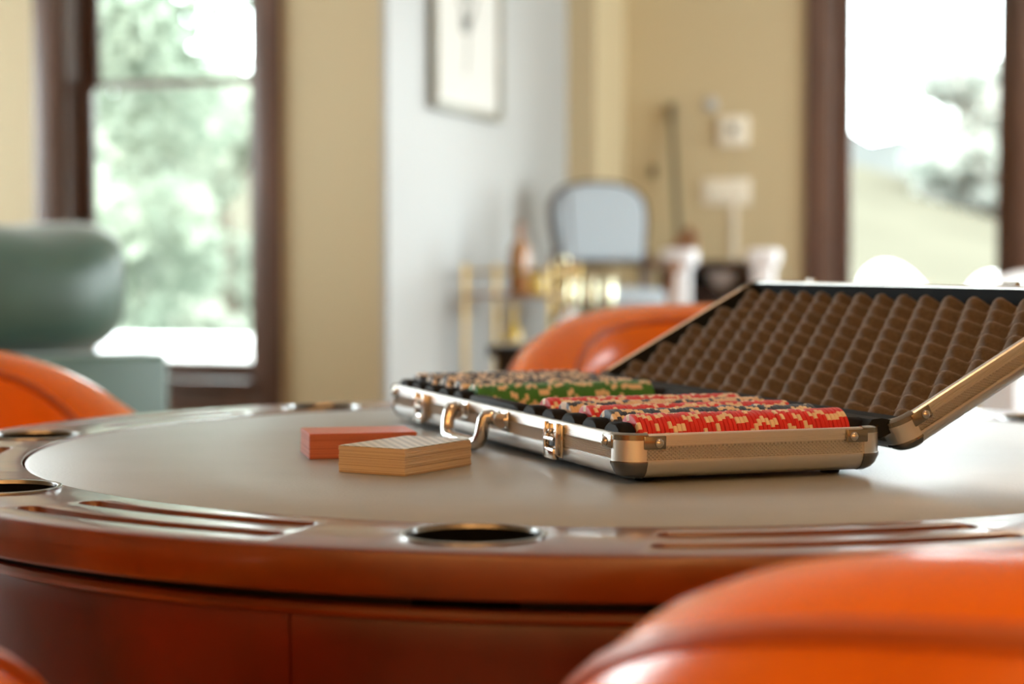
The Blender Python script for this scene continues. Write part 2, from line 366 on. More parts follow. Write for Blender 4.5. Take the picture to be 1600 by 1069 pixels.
for a in CUPA: lathe(bm, [(0.0408, TZ - 0.06), (0.0408, TZ + 0.02)], 48, (0.523 * math.cos(a), 0.523 * math.sin(a), 0))
cut1 = finish(bm, 'cutter', 'table_wood', None, False)
bm = bmesh.new()
def arc_groove(bm, rad, a0, a1, w_, depth, n=26):
    rings = []
    ks = [0, .08, .25, .5, .75, .92, 1.0]
    ext = w_ / rad
    ang = [(a0 + ext * (1 - math.cos(PI / 2 * t)) * 1.0, math.sin(PI / 2 * t)) for t in (0.12, 0.3, 0.5, 0.7, 0.88)]
    ang += [(a0 + ext + (a1 - a0 - 2 * ext) * i / n, 1.0) for i in range(n + 1)]
    ang += [(a1 - ext * (1 - math.cos(PI / 2 * t)), math.sin(PI / 2 * t)) for t in (0.88, 0.7, 0.5, 0.3, 0.12)]
    for (t, s) in ang:
        sec = []
        hw = w_ * s
        sec.append((-hw, 0.02)); 
        for k in range(9):
            q = PI * k / 8; sec.append((-hw * math.cos(q) if 0 < k < 8 else (-hw if k == 0 else hw), 0.0006 - depth * (0.35 + 0.65 * s) * math.sin(q) ** 0.7 if 0 < k < 8 else 0.0006))
        sec.append((hw, 0.02))
        rings.append([((rad + r_) * math.cos(t), (rad + r_) * math.sin(t), TZ + z_) for r_, z_ in sec])
    loft(bm, rings, True, (True, True))
for a in CUPA:
    b0 = a + R(11.5); b1 = a + R(33.5)
    arc_groove(bm, 0.5105, b0, b1, 0.0085, 0.008); arc_groove(bm, 0.552, b0 - R(0.6), b1 + R(0.3), 0.0085, 0.008)
cut2 = finish(bm, 'cutter', 'table_wood', None, False)
for cobj in (cut1, cut2): cobj.parent = table
bpy.context.view_layer.update()
apply_bool(rim, [cut1, cut2])
bm = bmesh.new()
lathe(bm, [(RF - 0.0012, TZ - 0.018), (RF - 0.0012, TZ - 0.0012), (RF - 0.003, TZ), (RF * 0.66, TZ), (RF * 0.33, TZ)], 128)
felt = finish(bm, 'playing_surface', 'felt_leather', table, True)
felt['label'] = 'grey leather playing surface'
for a in CUPA:
    bm = bmesh.new(); c = (0.523 * math.cos(a), 0.523 * math.sin(a), TZ)
    loft(bm, [[(c[0] + r * math.cos(2 * PI * i / 48), c[1] + r * math.sin(2 * PI * i / 48), TZ + z) for i in range(48)] for r, z in
              [(0.0402, -0.002), (0.0426, 0.0006), (0.0424, 0.0018), (0.0405, 0.0022), (0.0390, 0.0016), (0.0385, -0.001)]], True, mi=1)
    lathe(bm, [(0.0385, -0.001), (0.0375, -0.05), (0.034, -0.055), (0.0, -0.0551)][:3] + [(0.001, -0.055)], 48, c, (False, True))
    finish(bm, 'cup_holder', ['cup_black', 'cup_lip'], table)
# apron: dark recess, bead and eight curved panels
bm = bmesh.new(); lathe(bm, [(0.545, TZ - 0.045), (0.545, TZ - 0.0255), (0.50, TZ - 0.0255)], 96, cap=(False, False)); finish(bm, 'recess', 'groove_dark', table)
bm = bmesh.new(); tube(bm, [(0.563 * math.cos(2 * PI * i / 128), 0.563 * math.sin(2 * PI * i / 128), TZ - 0.0385) for i in range(128)], 0.0042, 8, closed=True); finish(bm, 'bead', 'table_wood', table)
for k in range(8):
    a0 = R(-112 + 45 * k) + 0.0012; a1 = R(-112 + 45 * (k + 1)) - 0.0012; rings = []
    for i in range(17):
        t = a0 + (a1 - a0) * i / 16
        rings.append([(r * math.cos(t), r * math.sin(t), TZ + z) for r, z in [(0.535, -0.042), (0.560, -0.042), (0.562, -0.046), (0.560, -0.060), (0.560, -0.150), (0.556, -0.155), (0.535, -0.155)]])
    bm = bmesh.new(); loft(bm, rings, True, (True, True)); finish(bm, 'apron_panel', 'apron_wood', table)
bm = bmesh.new(); lathe(bm, [(0.16, TZ - 0.15), (0.11, 0.52), (0.085, 0.40), (0.12, 0.28), (0.14, 0.18), (0.13, 0.10)], 32); finish(bm, 'pedestal', 'table_wood', table)
for k in range(4):
    a = R(45 + 90 * k); d = Vector((math.cos(a), math.sin(a), 0)); rings = []
    for s, z, hh, ww in ((0.08, 0.16, 0.12, 0.05), (0.22, 0.12, 0.09, 0.045), (0.34, 0.06, 0.07, 0.04), (0.42, 0.03, 0.06, 0.04)):
        pz = d.cross(Vector((0, 0, 1))); rings.append([d * s + pz * (ww / 2 * i) + Vector((0, 0, z + hh / 2 * j)) for i, j in ((-1, -1), (1, -1), (1, 1), (-1, 1))])
    bm = bmesh.new(); loft(bm, rings, True, (True, True)); finish(bm, 'foot', 'table_wood', table)

# ------------------------------------------------------------------ poker chip case (local x across, y along, z up; origin at the near front corner)
CX, CY, CA = 0.0768, 1.3261, R(19.72)
CW, CL, CHh = 0.21, 0.589, 0.0355
case = thing('chip_case', 'open silver aluminium poker chip case on the table', 'case', (CX, CY, TZ), CA)
RC = 0.018
def rrect(w_, l_, r, d, z, n=8):
    r2 = max(r - d, 0.001); out = []
    for (cx, cy, a0) in ((r, r, PI), (w_ - r, r, 1.5 * PI), (w_ - r, l_ - r, 0), (r, l_ - r, 0.5 * PI)):
        for i in range(n + 1):
            a = a0 + PI / 2 * i / n; out.append((cx + r2 * math.cos(a), cy + r2 * math.sin(a), z))
    return out
def sweep(bm, prof, w_=CW, l_=CL, cap=(False, False)):
    return loft(bm, [rrect(w_, l_, RC, d, z) for d, z in prof], True, cap)
def corner_strip(bm, k, prof, ext, w_=CW, l_=CL, n=8):
    """profile swept round plan corner k; prof is a closed list of (outset, z)"""
    path = [((RC + ext), 0, 0, -1)]
    for i in range(n + 1):
        a = 1.5 * PI - PI / 2 * i / n; path.append((RC + RC * math.cos(a), RC + RC * math.sin(a), math.cos(a), math.sin(a)))
    path.append((0, RC + ext, -1, 0))
    sx, sy = (k in (1, 2)), (k in (2, 3))
    rings = []
    for (x, y, nx, ny) in path:
        ring = []
        for d, z in prof:
            px, py = x + nx * d, y + ny * d
            ring.append((w_ - px if sx else px, l_ - py if sy else py, z))
        rings.append(ring)
    loft(bm, rings, True, (True, True))
def flipc(k, x, y, w_=CW, l_=CL): return (w_ - x if k in (1, 2) else x, l_ - y if k in (2, 3) else y)
def dome(bm, c, nrm, r, h):
    nrm = Vector(nrm).normalized(); a = nrm.orthogonal().normalized(); b = nrm.cross(a); c = Vector(c)
    loft(bm, [[c + nrm * (h * math.sin(t)) + (a * math.cos(2 * PI * i / 14) + b * math.sin(2 * PI * i / 14)) * (r * math.cos(t)) for i in range(14)] for t in (0, 0.4, 0.8, 1.2, 1.5)], True, (True, True))
def shell(parent, z1, h, lower, band):
    """the aluminium shell of one half: open at z1, floor at z1-h; lower, band are heights below z1"""
    zb = z1 - h; zl = z1 - lower; zs = z1 - band
    bm = bmesh.new()
    sweep(bm, [(0.0012, zl + 0.0002), (0.0, zl), (0.0, zb + 0.0125), (0.0006, zb + 0.0090), (0.0022, zb + 0.0058), (0.0050, zb + 0.0030), (0.0090, zb + 0.0012), (0.0140, zb + 0.0003), (0.02, zb)], cap=(False, True))
    finish(bm, 'lower_shell', 'aluminium', parent, True, 30)
    bm = bmesh.new(); sweep(bm, [(0.0014, zl), (0.0014, zs)]); finish(bm, 'side_panel', 'aluminium_panel', parent)
    p = [(0.0016, zs), (0.0, zs + 0.0001), (0.0, zs + 0.0010)]
    for k in range(3):
        zz = zs + 0.0010 + k * 0.00135; p += [(0.0010, zz + 0.0001), (0.0010, zz + 0.0006), (0.0, zz + 0.0007), (0.0, zz + 0.00135)]
    p += [(0.0, z1 - 0.0012), (0.0008, z1 - 0.0002), (0.0016, z1), (0.0046, z1), (0.005, z1 - 0.0008), (0.005, zb + 0.004)]
    bm = bmesh.new(); sweep(bm, p); finish(bm, 'rim_frame', 'aluminium', parent, True, 25)
    # embossed dots on the straight runs
    bm = bmesh.new(); pit = 0.0031; zm = (zl + zs) / 2; rows = 7; hz = (zs - zl - 0.0012) / rows
    def dot(cx, cy, nx, ny, z):
        t = (-ny, nx); r = 0.00125; q = 0.0014
        v = [bm.verts.new((cx + t[0] * r * a_, cy + t[1] * r * a_, z + r * 0.8 * b_)) for a_, b_ in ((-1, 0), (0, -1), (1, 0), (0, 1))]
        k_ = bm.verts.new((cx + nx * q, cy + ny * q, z))
        for i in range(4): bm.faces.new((v[i], v[(i + 1) % 4], k_))
    for (x0, y0, x1, y1, nx, ny) in ((RC, 0.0014, CW - RC, 0.0014, 0, -1), (0.0014, RC, 0.0014, CL - RC, -1, 0)):
        ln = math.hypot(x1 - x0, y1 - y0); m_ = int(ln / pit)
        for i in range(m_):
            for j in range(rows):
                f = (i + 0.5 + (0.5 if j % 2 else 0)) / m_
                if f > 0.998: continue
                dot(x0 + (x1 - x0) * f, y0 + (y1 - y0) * f, nx, ny, zl + 0.0006 + hz * (j + 0.5))
    o = finish(bm, 'embossed_dots', 'aluminium_panel', parent, False); o['kind'] = 'stuff'
    for k in range(4):
        bm = bmesh.new(); corner_strip(bm, k, [(-0.003, zl - 0.0005), (0.0007, zl - 0.0005), (0.0007, zs + 0.0045), (-0.003, zs + 0.0045)], 0.0005); finish(bm, 'corner_sleeve', 'aluminium', parent, True, 30)
        bm = bmesh.new(); corner_strip(bm, k, [(-0.014, zb + 0.0003), (-0.0086, zb + 0.0006), (-0.0044, zb + 0.0026), (-0.0014, zb + 0.0056), (0.0004, zb + 0.0095), (0.0014, zl - 0.0018), (0.0012, zl - 0.0003), (-0.002, zl - 0.0003), (-0.005, zb + 0.006), (-0.014, zb + 0.002)], 0.001)
        finish(bm, 'ball_corner', 'dark_chrome', parent, True, 40)
        bm = bmesh.new(); corner_strip(bm, k, [(-0.0052, z1 - 0.0002), (-0.0052, z1 + 0.0006), (-0.001, z1 + 0.0007), (0.0012, z1 - 0.0006), (0.0013, zs + 0.0042), (-0.001, zs + 0.0042), (-0.001, z1 - 0.0002)], 0.0015)
        for (x, y, nx, ny) in ((RC + 0.0065, -0.0008, 0, -1), (-0.0008, RC + 0.0065, -1, 0)):
            hx = 0.0085 if ny else 0.0010; hy = 0.0085 if nx else 0.0010
            (xa, ya), (xb, yb) = flipc(k, x - hx, y - hy), flipc(k, x + hx, y + hy)
            box(bm, min(xa, xb), max(xa, xb), min(ya, yb), max(ya, yb), zs - 0.0022, z1 - 0.0012, bev=0.0008, seg=2)
        finish(bm, 'corner_bracket', 'bracket_metal', parent, True, 35)
        for (x, y, nx, ny) in ((RC + 0.0095, -0.0016, 0, -1), (-0.0016, RC + 0.0095, -1, 0)):
            bm = bmesh.new(); xx, yy = flipc(k, x, y); sx = -1 if k in (1, 2) else 1; sy = -1 if k in (2, 3) else 1
            dome(bm, (xx, yy, zs + 0.0022), (nx * sx, ny * sy, 0), 0.0036, 0.0028); finish(bm, 'rivet', 'chrome', parent)
bas = bpy.data.objects.new('base', None); C.objects.link(bas); bas.parent = case; bas.location = (0, 0, 0.0030)
HB = CHh - 0.0030
shell(bas, HB, HB, 0.0190, 0.0085)
# feet
for k in range(4):
    x, y = flipc(k, 0.03, 0.03); bm = bmesh.new(); lathe(bm, [(0.007, 0), (0.008, 0.0036)], 16, (x, y, 0)); finish(bm, 'foot', 'black_plastic', case)
# chip rows layout
PITCH = 0.0425; MID = 0.140; CR = 0.0197; CZ = 0.0275; CTH = 0.00338; CXS = 0.0195
ROWY = [0.012 + PITCH * (i + 0.5) + (MID if i > 4 else 0) for i in range(10)]
# tray: black moulding with one trough per row and a flat card well in the middle
pts = [(0.0055, 0.024)]
for i, y in enumerate(ROWY):
    if i == 5:
        y0, y1 = ROWY[4] + PITCH / 2, ROWY[5] - PITCH / 2
        pts += [(y0 + 0.006, 0.026), (y0 + 0.010, 0.012), (y1 - 0.010, 0.012), (y1 - 0.006, 0.026)]
    for k in range(13):
        a = PI + PI * k / 12; yy = y + (CR + 0.0006) * math.cos(a); zz = CZ + (CR + 0.0006) * math.sin(a)
        pts.append((yy, min(zz, 0.0235)))
pts.append((CL - 0.0055, 0.024))
bm = bmesh.new()
loft(bm, [[(x, y, z) for y, z in pts] + [(x, CL - 0.0055, 0.017), (x, CL - 0.017, 0.0068), (x, 0.017, 0.0068), (x, 0.0055, 0.017)] for x in (0.0065, CW - 0.0065)], True, (True, True))
finish(bm, 'tray', 'tray_black', case, True, 50)
def end_pad(y, wd, x0, x1, zt):
    sec = [(-wd / 2, 0.018), (-wd / 2 + 0.002, zt - 0.008), (-wd / 2 + 0.006, zt - 0.0025), (-wd / 2 + 0.011, zt), (wd / 2 - 0.011, zt), (wd / 2 - 0.006, zt - 0.0025), (wd / 2 - 0.002, zt - 0.008), (wd / 2, 0.018)]
    bm = bmesh.new(); rings = []
    for x, s in ((x0, 0.0012), (x0 + 0.0015, 0), (x1 - 0.0015, 0), (x1, 0.0012)):
        rings.append([(x, y + a * (1 - s * 30), z - s if z > 0.02 else z) for a, z in sec])
    loft(bm, rings, True, (True, True)); finish(bm, 'tray_pad', 'tray_black', case, True, 40)
for y in ROWY:
    end_pad(y, 0.036, 0.0058, CXS - 0.0010, 0.0415)
    end_pad(y, 0.036, CXS + 50 * CTH + 0.0008, CW - 0.0058, 0.0405)
end_pad((ROWY[4] + ROWY[5]) / 2, MID - 0.006, 0.0058, CXS - 0.001, 0.0400)
end_pad((ROWY[4] + ROWY[5]) / 2, MID - 0.006, CXS + 50 * CTH, CW - 0.0058, 0.0400)
# latches on the front (x = 0) face
def latch(y):
    l = bpy.data.objects.new('latch', None); C.objects.link(l); l.parent = case; l.location = (0, y, 0)
    bx('back_plate', 'chrome', l, -0.0022, -0.0002, -0.0145, 0.0145, 0.0085, 0.0335, bev=0.0008)
    for s in (-1, 1):
        bx('side_cheek', 'chrome', l, -0.0062, -0.002, s * 0.0125 - 0.0016, s * 0.0125 + 0.0016, 0.011, 0.0345, bev=0.0008)
        bm = bmesh.new(); dome(bm, (-0.0030, s * 0.0062, 0.0275), (-1, 0, 0), 0.0024, 0.002); finish(bm, 'rivet', 'chrome', l)
    bx('draw_lever', 'chrome', l, -0.0075, -0.0022, -0.0105, 0.0105, 0.0070, 0.0155, bev=0.0012)
    bx('keyhole', 'black_plastic', l, -0.0046, -0.0022, -0.0048, 0.0048, 0.0165, 0.0215, bev=0.0008)
    bm = bmesh.new(); tube(bm, [(-0.0058, -0.009, 0.0222), (-0.0058, 0.009, 0.0222)], 0.0016, 8); finish(bm, 'hinge_pin', 'chrome', l)
latch(0.1265); latch(0.468)
# handle
HY0, HY1 = 0.250, 0.343
hd = bpy.data.objects.new('handle', None); C.objects.link(hd); hd.parent = case
for y, s in ((HY0, -1), (HY1, 1)):
    bx('mount_plate', 'chrome', hd, -0.0020, -0.0002, y - 0.016 if s < 0 else y - 0.006, y + 0.006 if s < 0 else y + 0.016, 0.0205, 0.0345, bev=0.0009)
    bm = bmesh.new(); tube(bm, [(-0.0075, y - 0.007 + s * 0.010, 0.0275), (-0.0075, y + 0.007 + s * 0.010, 0.0275)], [0.0062, 0.0062], 16); finish(bm, 'pivot', 'chrome', hd)
    bm = bmesh.new(); dome(bm, (-0.0020, y + s * 0.013, 0.0275), (-1, 0, 0), 0.0058, 0.0055); finish(bm, 'rivet', 'chrome', hd)
half = [(-0.0070, HY0 - 0.003, 0.0285), (-0.0105, HY0 - 0.002, 0.0305), (-0.0140, HY0, 0.0298), (-0.0160, HY0 + 0.001, 0.0265), (-0.0172, HY0 + 0.001, 0.0205), (-0.0182, HY0 + 0.002, 0.0140), (-0.0194, HY0 + 0.005, 0.0088), (-0.0212, HY0 + 0.012, 0.0066), (-0.0225, HY0 + 0.022, 0.0062)]
full = half + [(x, HY0 + HY1 - y, z) for x, y, z in half[::-1]]
bm = bmesh.new(); rd = [0.0045, 0.0052, 0.0056, 0.0057, 0.0057, 0.0057, 0.0058, 0.0060, 0.0061]; tube(bm, full, rd + rd[::-1], 14); finish(bm, 'grip', 'chrome', hd)
# lid
LB = R(28.6)
lid = bpy.data.objects.new('lid', None); C.objects.link(lid); lid.parent = case
lid.location = (CW + 0.0050, 0, CHh + 0.0006); lid.rotation_euler = (0, -LB, 0)
LD = 0.0285
shell(lid, 0.0, LD, 0.0180, 0.0085)
bm = bmesh.new(); nx_, ny_ = 84, 232; x0, x1, y0, y1 = 0.0062, CW - 0.0062, 0.0062, CL - 0.0062; p_ = 0.01875
gv = []
for i in range(nx_ + 1):
    row = []
    for j in range(ny_ + 1):
        x = x0 + (x1 - x0) * i / nx_; y = y0 + (y1 - y0) * j / ny_
        h_ = math.cos(PI * (x - 0.193) / p_) * math.cos(PI * (y - 0.497) / p_)
        h_ = math.copysign(abs(h_) ** 0.8, h_)
        d_ = min((x - x0), (x1 - x), (y - y0), (y1 - y)) / 0.006; ed = min(1.0, max(0.0, d_)) ** 0.5
        row.append(bm.verts.new((x, y, -0.0225 + ed * (0.0108 + 0.0088 * h_))))
    gv.append(row)
for i in range(nx_):
    for j in range(ny_): bm.faces.new((gv[i][j], gv[i + 1][j], gv[i + 1][j + 1], gv[i][j + 1]))
fo = finish(bm, 'foam', 'foam_brown', lid, True, 80); fo['label'] = 'brown egg-crate foam lining'
bm = bmesh.new()
loft(bm, [rrect(CW, CL, RC, 0.0051, -0.0008), rrect(CW, CL, RC, 0.0051, -0.0235), rrect(CW, CL, RC, 0.03, -0.0245)], True, (False, True)); finish(bm, 'lining', 'lining_black', lid)
for y in (0.1265, 0.468):
    bm = bmesh.new(); box(bm, CW - 0.0002, CW + 0.0022, y - 0.012, y + 0.012, -0.0075, -0.0008, bev=0.0007)
    tube(bm, [(CW + 0.003, y - 0.009, -0.0012), (CW + 0.003, y + 0.009, -0.0012)], 0.0024, 10); finish(bm, 'catch', 'chrome', lid)
# black hinge lining between base and lid
sec = [(CW - 0.0110, CHh - 0.002), (CW - 0.0060, CHh + 0.0045), (CW + 0.002, CHh + 0.0052), (CW + 0.0115, CHh + 0.0035), (CW + 0.0165, CHh + 0.0060), (CW + 0.0165, CHh + 0.0025), (CW + 0.010, CHh - 0.006), (CW + 0.001, CHh - 0.010)]
bm = bmesh.new(); loft(bm, [[(x, y, z) for x, z in sec] for y in (0.010, 0.02, CL - 0.02, CL - 0.010)], True, (True, True)); finish(bm, 'hinge_lining', 'lining_black', case)

# ------------------------------------------------------------------ poker chips
def chip_bm(bm, frac, rot, spot_face=True, n=60, x0=0.0, r=CR, yz=(0, 0)):
    prof = [(0.0135, 0.0002), (0.0150, 0.0), (r - 0.0007, 0.0), (r, 0.0005), (r, CTH - 0.0006), (r - 0.0007, CTH - 0.0001), (0.0150, CTH - 0.0001), (0.0135, CTH - 0.0003)]
    vr = [[bm.verts.new((x0 + x, yz[0] + q * math.cos(rot + 2 * PI * i / n), yz[1] + q * math.sin(rot + 2 * PI * i / n))) for i in range(n)] for q, x in prof]
    per = n // 6
    for k in range(len(prof) - 1):
        for i in range(n):
            f = bm.faces.new((vr[k][i], vr[k][(i + 1) % n], vr[k + 1][(i + 1) % n], vr[k + 1][i]))
            f.material_index = 1 if (i % per) < max(1, round(per * frac)) and k not in (0, 6) else 0
    for ring in (vr[0], vr[-1]):
        f = bm.faces.new(ring); f.material_index = 2 if spot_face else 0
def chip_mesh(body, spot, face):
    bm = bmesh.new(); chip_bm(bm, 0.30, 0.0)
    bmesh.ops.recalc_face_normals(bm, faces=bm.faces[:])
    me = bpy.data.meshes.new('poker_chip'); bm.to_mesh(me); bm.free()
    for m in (body, spot, face): me.materials.append(MT[m])
    me.shade_smooth(); me.set_sharp_from_angle(angle=R(25)); return me
CM = {'red': chip_mesh('chip_red', 'chip_spot', 'chip_face_red'), 'navy': chip_mesh('chip_navy', 'chip_spot', 'chip_navy'),
      'cream': chip_mesh('chip_cream', 'chip_navy', 'chip_cream'), 'green': chip_mesh('chip_green', 'chip_spot', 'chip_green')}
ROWS = [('red', 'the row nearest the camera'), ('navy', 'the only navy row'), ('red', 'the row between the navy and cream rows'),
        ('cream', 'the only cream row'), ('red', 'the row next to the card well'), ('green', 'the only green row')]
def ordinal(n):
    ones = ['', 'first', 'second', 'third', 'fourth', 'fifth', 'sixth', 'seventh', 'eighth', 'ninth', 'tenth', 'eleventh', 'twelfth', 'thirteenth', 'fourteenth', 'fifteenth', 'sixteenth', 'seventeenth', 'eighteenth', 'nineteenth', 'twentieth']
    return ones[n] if n <= 20 else 'twenty-' + ones[n - 20]
CMAT = Matrix.Translation((CX, CY, TZ)) @ Matrix.Rotation(CA, 4, 'Z')
for i, (col, where) in enumerate(ROWS):
    rot = random.uniform(0, 6.28)
    for k in range(50):
        rot = rot + random.choice((0.0, 0.12, -0.12)) if random.random() < 0.45 else random.uniform(0, 6.28)
        o = bpy.data.objects.new('poker_chip', CM[col]); C.objects.link(o)
        dz = random.uniform(-0.0003, 0.0005)
        if i == 1 and k in (28, 29, 36): dz += 0.0012
        o.location = CMAT @ Vector((CXS + k * CTH, ROWY[i] + random.uniform(-0.0004, 0.0004), CZ + dz)); o.rotation_euler = (rot, 0, CA)
        grp = '%s chips in %s' % (col, where)
        if k == 0: tag(o, 'front %s poker chip, face showing, of %s' % (col, where), 'poker chip', grp)
        elif k == 49: tag(o, 'last %s poker chip by the hinge in %s' % (col, where), 'poker chip', grp)
        else: tag(o, '%s %s chip from the %s in %s' % (ordinal(k + 1 if k < 25 else 50 - k), col, 'handle' if k < 25 else 'hinge', where), 'poker chip', grp)
bm = bmesh.new()
for i in range(6, 10):
    for k in range(50):
        chip_bm(bm, 0.42, random.uniform(0, 6.28), False, 30, CXS + k * CTH, CR, (ROWY[i] + random.uniform(-0.0004, 0.0004), CZ + random.uniform(-0.0003, 0.0006)))
o = finish(bm, 'poker_chips', ['chip_black', 'chip_spot'], None, True, 25)
o.location = (CX, CY, TZ); o.rotation_euler = (0, 0, CA); o['kind'] = 'stuff'
tag(o, 'rows of black poker chips with cream edge spots at the far end of the case', 'poker chips')

# ------------------------------------------------------------------ card decks
def deck(label, x, y, rot, w_, l_, em, tm, n=54, th=0.00037, jit=0.0004, bow=0.0):
    t = thing('card_deck', label, 'playing cards', (x, y, TZ + 0.0003), rot, 'decks of cards beside the case')
    bm = bmesh.new()
    for k in range(n - 1):
        dx, dy = random.uniform(-jit, jit), random.uniform(-jit, jit); s = 0.0
        if bow: s = bow * math.sin(PI * k / n)
        sh = 0.0002 * math.sin(k * 0.35)
        box(bm, -w_ / 2 + dx + sh + s, w_ / 2 + dx + sh - s, -l_ / 2 + dy, l_ / 2 + dy, k * th, k * th + th * 0.86, mi=1 if random.random() < 0.35 else 0)
    o = finish(bm, 'cards', [em, em + '_dark'], t, False); o['kind'] = 'stuff'
    bm = bmesh.new(); r = 0.0035; z0 = (n - 1) * th; rings = []
    for z in (z0, z0 + th):
        ring = []
        for (cx, cy, a0) in ((-w_ / 2 + r, -l_ / 2 + r, PI), (w_ / 2 - r, -l_ / 2 + r, 1.5 * PI), (w_ / 2 - r, l_ / 2 - r, 0), (-w_ / 2 + r, l_ / 2 - r, PI / 2)):
            for i in range(5): a = a0 + PI / 2 * i / 4; ring.append((cx + r * math.cos(a), cy + r * math.sin(a), z))
        rings.append(ring)
    loft(bm, rings, True, (True, True)); finish(bm, 'top_card', tm, t, False)
deck('deck of cards with a pale checked back, in front of the red deck', -0.0800, 1.4366, R(-30.7), 0.059, 0.091, 'card_edge', 'card_back')
deck('red-backed deck of cards lying behind the checked deck', -0.1245, 1.5400, R(13 - 90), 0.059, 0.086, 'card_red_edge', 'card_red', bow=0.0012)

# ------------------------------------------------------------------ orange leather barrel chairs
def orange_chair(label, x, y, rotz, H, low, ro=0.32):
    """local -y is the back of the chair"""
    t = thing('leather_chair', label, 'chair', (x, y, 0), rotz, 'orange leather chairs around the poker table')
    th = 0.125; n = 48; A = R(118)
    def top(f): return low + (H - low) * (0.5 + 0.5 * math.cos(PI * min(1, abs(f) ** 2.0)))
    rings = []; pin = []; pout = []
    for i in range(n + 1):
        f = -1 + 2 * i / n; ph = f * A; zt = top(f); e = 1 - max(0, (abs(f) - 0.93) / 0.07) ** 2 * 0.5
        d = Vector((math.sin(ph), -math.cos(ph), 0)); lean = 0.045 * math.cos(ph * 0.75)
        def P(r, z): q = d * (r + lean * max(0, (z - 0.42)) / 0.42); return (q.x, q.y, z)
        hth = th / 2 * e; rm = ro - th / 2; hh = zt - 0.062
        sec = [(rm + hth * 0.8, 0.30), (rm + hth * 1.0, 0.45), (rm + hth, hh)]
        for k in range(1, 8): a = PI * k / 8; sec.append((rm + hth * math.cos(a), hh + 0.062 * math.sin(a) ** 0.85))
        sec += [(rm - hth, hh), (rm - hth * 1.12, (hh + 0.45) / 2), (rm - hth, 0.45), (rm - hth * 0.8, 0.30)]
        rings.append([P(r, z) for r, z in sec])
        pout.append(P(rm + hth * 0.80, hh + 0.038)); pin.append(P(rm - hth * 0.80, hh + 0.038))
    bm = bmesh.new(); loft(bm, rings, True, (True, True)); b = finish(bm, 'backrest', 'leather_orange', t, True, 60)
    for pp in (pout, pin): bm = bmesh.new(); tube(bm, pp, 0.0055, 8); finish(bm, 'piping', 'leather_piping', b)
    bm = bmesh.new(); pillow(bm, (0, 0.04, 0.41), (0.50, 0.52, 0.16), 0.45, 0.6); finish(bm, 'seat_cushion', 'leather_orange', t)
    bm = bmesh.new(); lathe(bm, [(0.24, 0.26), (0.28, 0.28), (0.28, 0.34), (0.24, 0.345)], 40); finish(bm, 'seat_base', 'leather_orange', t)
    for sx in (-1, 1):
        for sy in (-1, 1):
            bm = bmesh.new(); tube(bm, [(sx * 0.17, sy * 0.17, 0.27), (sx * 0.20, sy * 0.20, 0.0)], [0.026, 0.016], 10); finish(bm, 'leg', 'chair_leg', t)
    return t
orange_chair('orange leather chair in the right foreground, its back to the camera', 0.335, 0.95, 0, 0.814, 0.585)
orange_chair('orange leather chair behind the open chip case', 0.305, 2.66, R(180 - 8), 0.850, 0.67)
orange_chair('orange leather chair at the left, beyond the table edge', -0.65, 2.14, R(143 - 270), 0.815, 0.68)
orange_chair('orange leather chair cropped at the lower left corner', -0.545, 0.95, 0, 0.815, 0.645)

# ------------------------------------------------------------------ grey-green sofa with a plump back cushion
sofa = thing('sofa', 'grey-green velvet sofa in front of the left window', 'sofa', (-1.94, 5.19, 0), R(35))
bx('frame', 'sofa_velvet', sofa, -0.42, 0.62, -0.85, 0.85, 0.10, 0.42, bev=0.03, seg=3)
for y in (-0.94, 0.80): bx('arm', 'sofa_velvet', sofa, -0.42, 0.66, y, y + 0.15, 0.10, 0.685, bev=0.018, seg=3)
bx('back', 'sofa_velvet', sofa, -0.48, -0.26, -0.94, 0.95, 0.10, 0.86, bev=0.05, seg=3)
for y in (-0.40, 0.40):
    bm = bmesh.new(); pillow(bm, (0.17, y, 0.47), (0.82, 0.78, 0.17), 0.4, 0.35); finish(bm, 'seat_cushion', 'sofa_velvet', sofa)
for y in (-0.42, 0.42):
    bm = bmesh.new(); pillow(bm, (0.27, y, 0.845), (0.80, 0.84, 0.40), 0.62, 0.5, 40, 24)
    for v in bm.verts: v.co.z += 0.035 * math.sin(v.co.x * 9 + 1.2) * (1 if v.co.z > 0.8 else 0)
    finish(bm, 'back_cushion', 'sofa_velvet', sofa)
for x in (-0.36, 0.54):
    for y in (-0.84, 0.84): bm = bmesh.new(); lathe(bm, [(0.02, 0.0), (0.028, 0.12)], 12, (x, y, 0)); finish(bm, 'leg', 'chair_leg', sofa)

# ------------------------------------------------------------------ framed picture on the pale wall
pic = thing('framed_picture', 'framed pale sketch hanging on the white wall', 'picture', RP(0.0, 0.0, 0.0), RA)
p0, p1, q0, q1 = 0.405, 1.225, 1.465, 2.36
for (a0, a1, b0, b1) in ((p0, p1, q0, q0 + 0.03), (p0, p1, q1 - 0.03, q1), (p0, p0 + 0.03, q0 + 0.03, q1 - 0.03), (p1 - 0.03, p1, q0 + 0.03, q1 - 0.03)):
    bx('frame_rail', 'frame_taupe', pic, 0.002, 0.035, a0, a1, b0, b1, bev=0.004)
bx('mat_board', 'paper', pic, 0.004, 0.016, p0 + 0.02, p1 - 0.02, q0 + 0.02, q1 - 0.02)
bm = bmesh.new()
cy_, cz_ = 0.82, 1.90
def stroke(bm, pts, wd):
    for a, b in zip(pts, pts[1:]):
        A_, B_ = Vector((0, *a)), Vector((0, *b)); d_ = (B_ - A_).normalized(); n_ = Vector((0, -d_.z, d_.y)) * wd
        lo = [A_ - n_, A_ + n_, B_ + n_, B_ - n_]
        loft(bm, [[(0.016, p.y, p.z) for p in lo], [(0.0164, p.y, p.z) for p in lo]], True, (False, True))
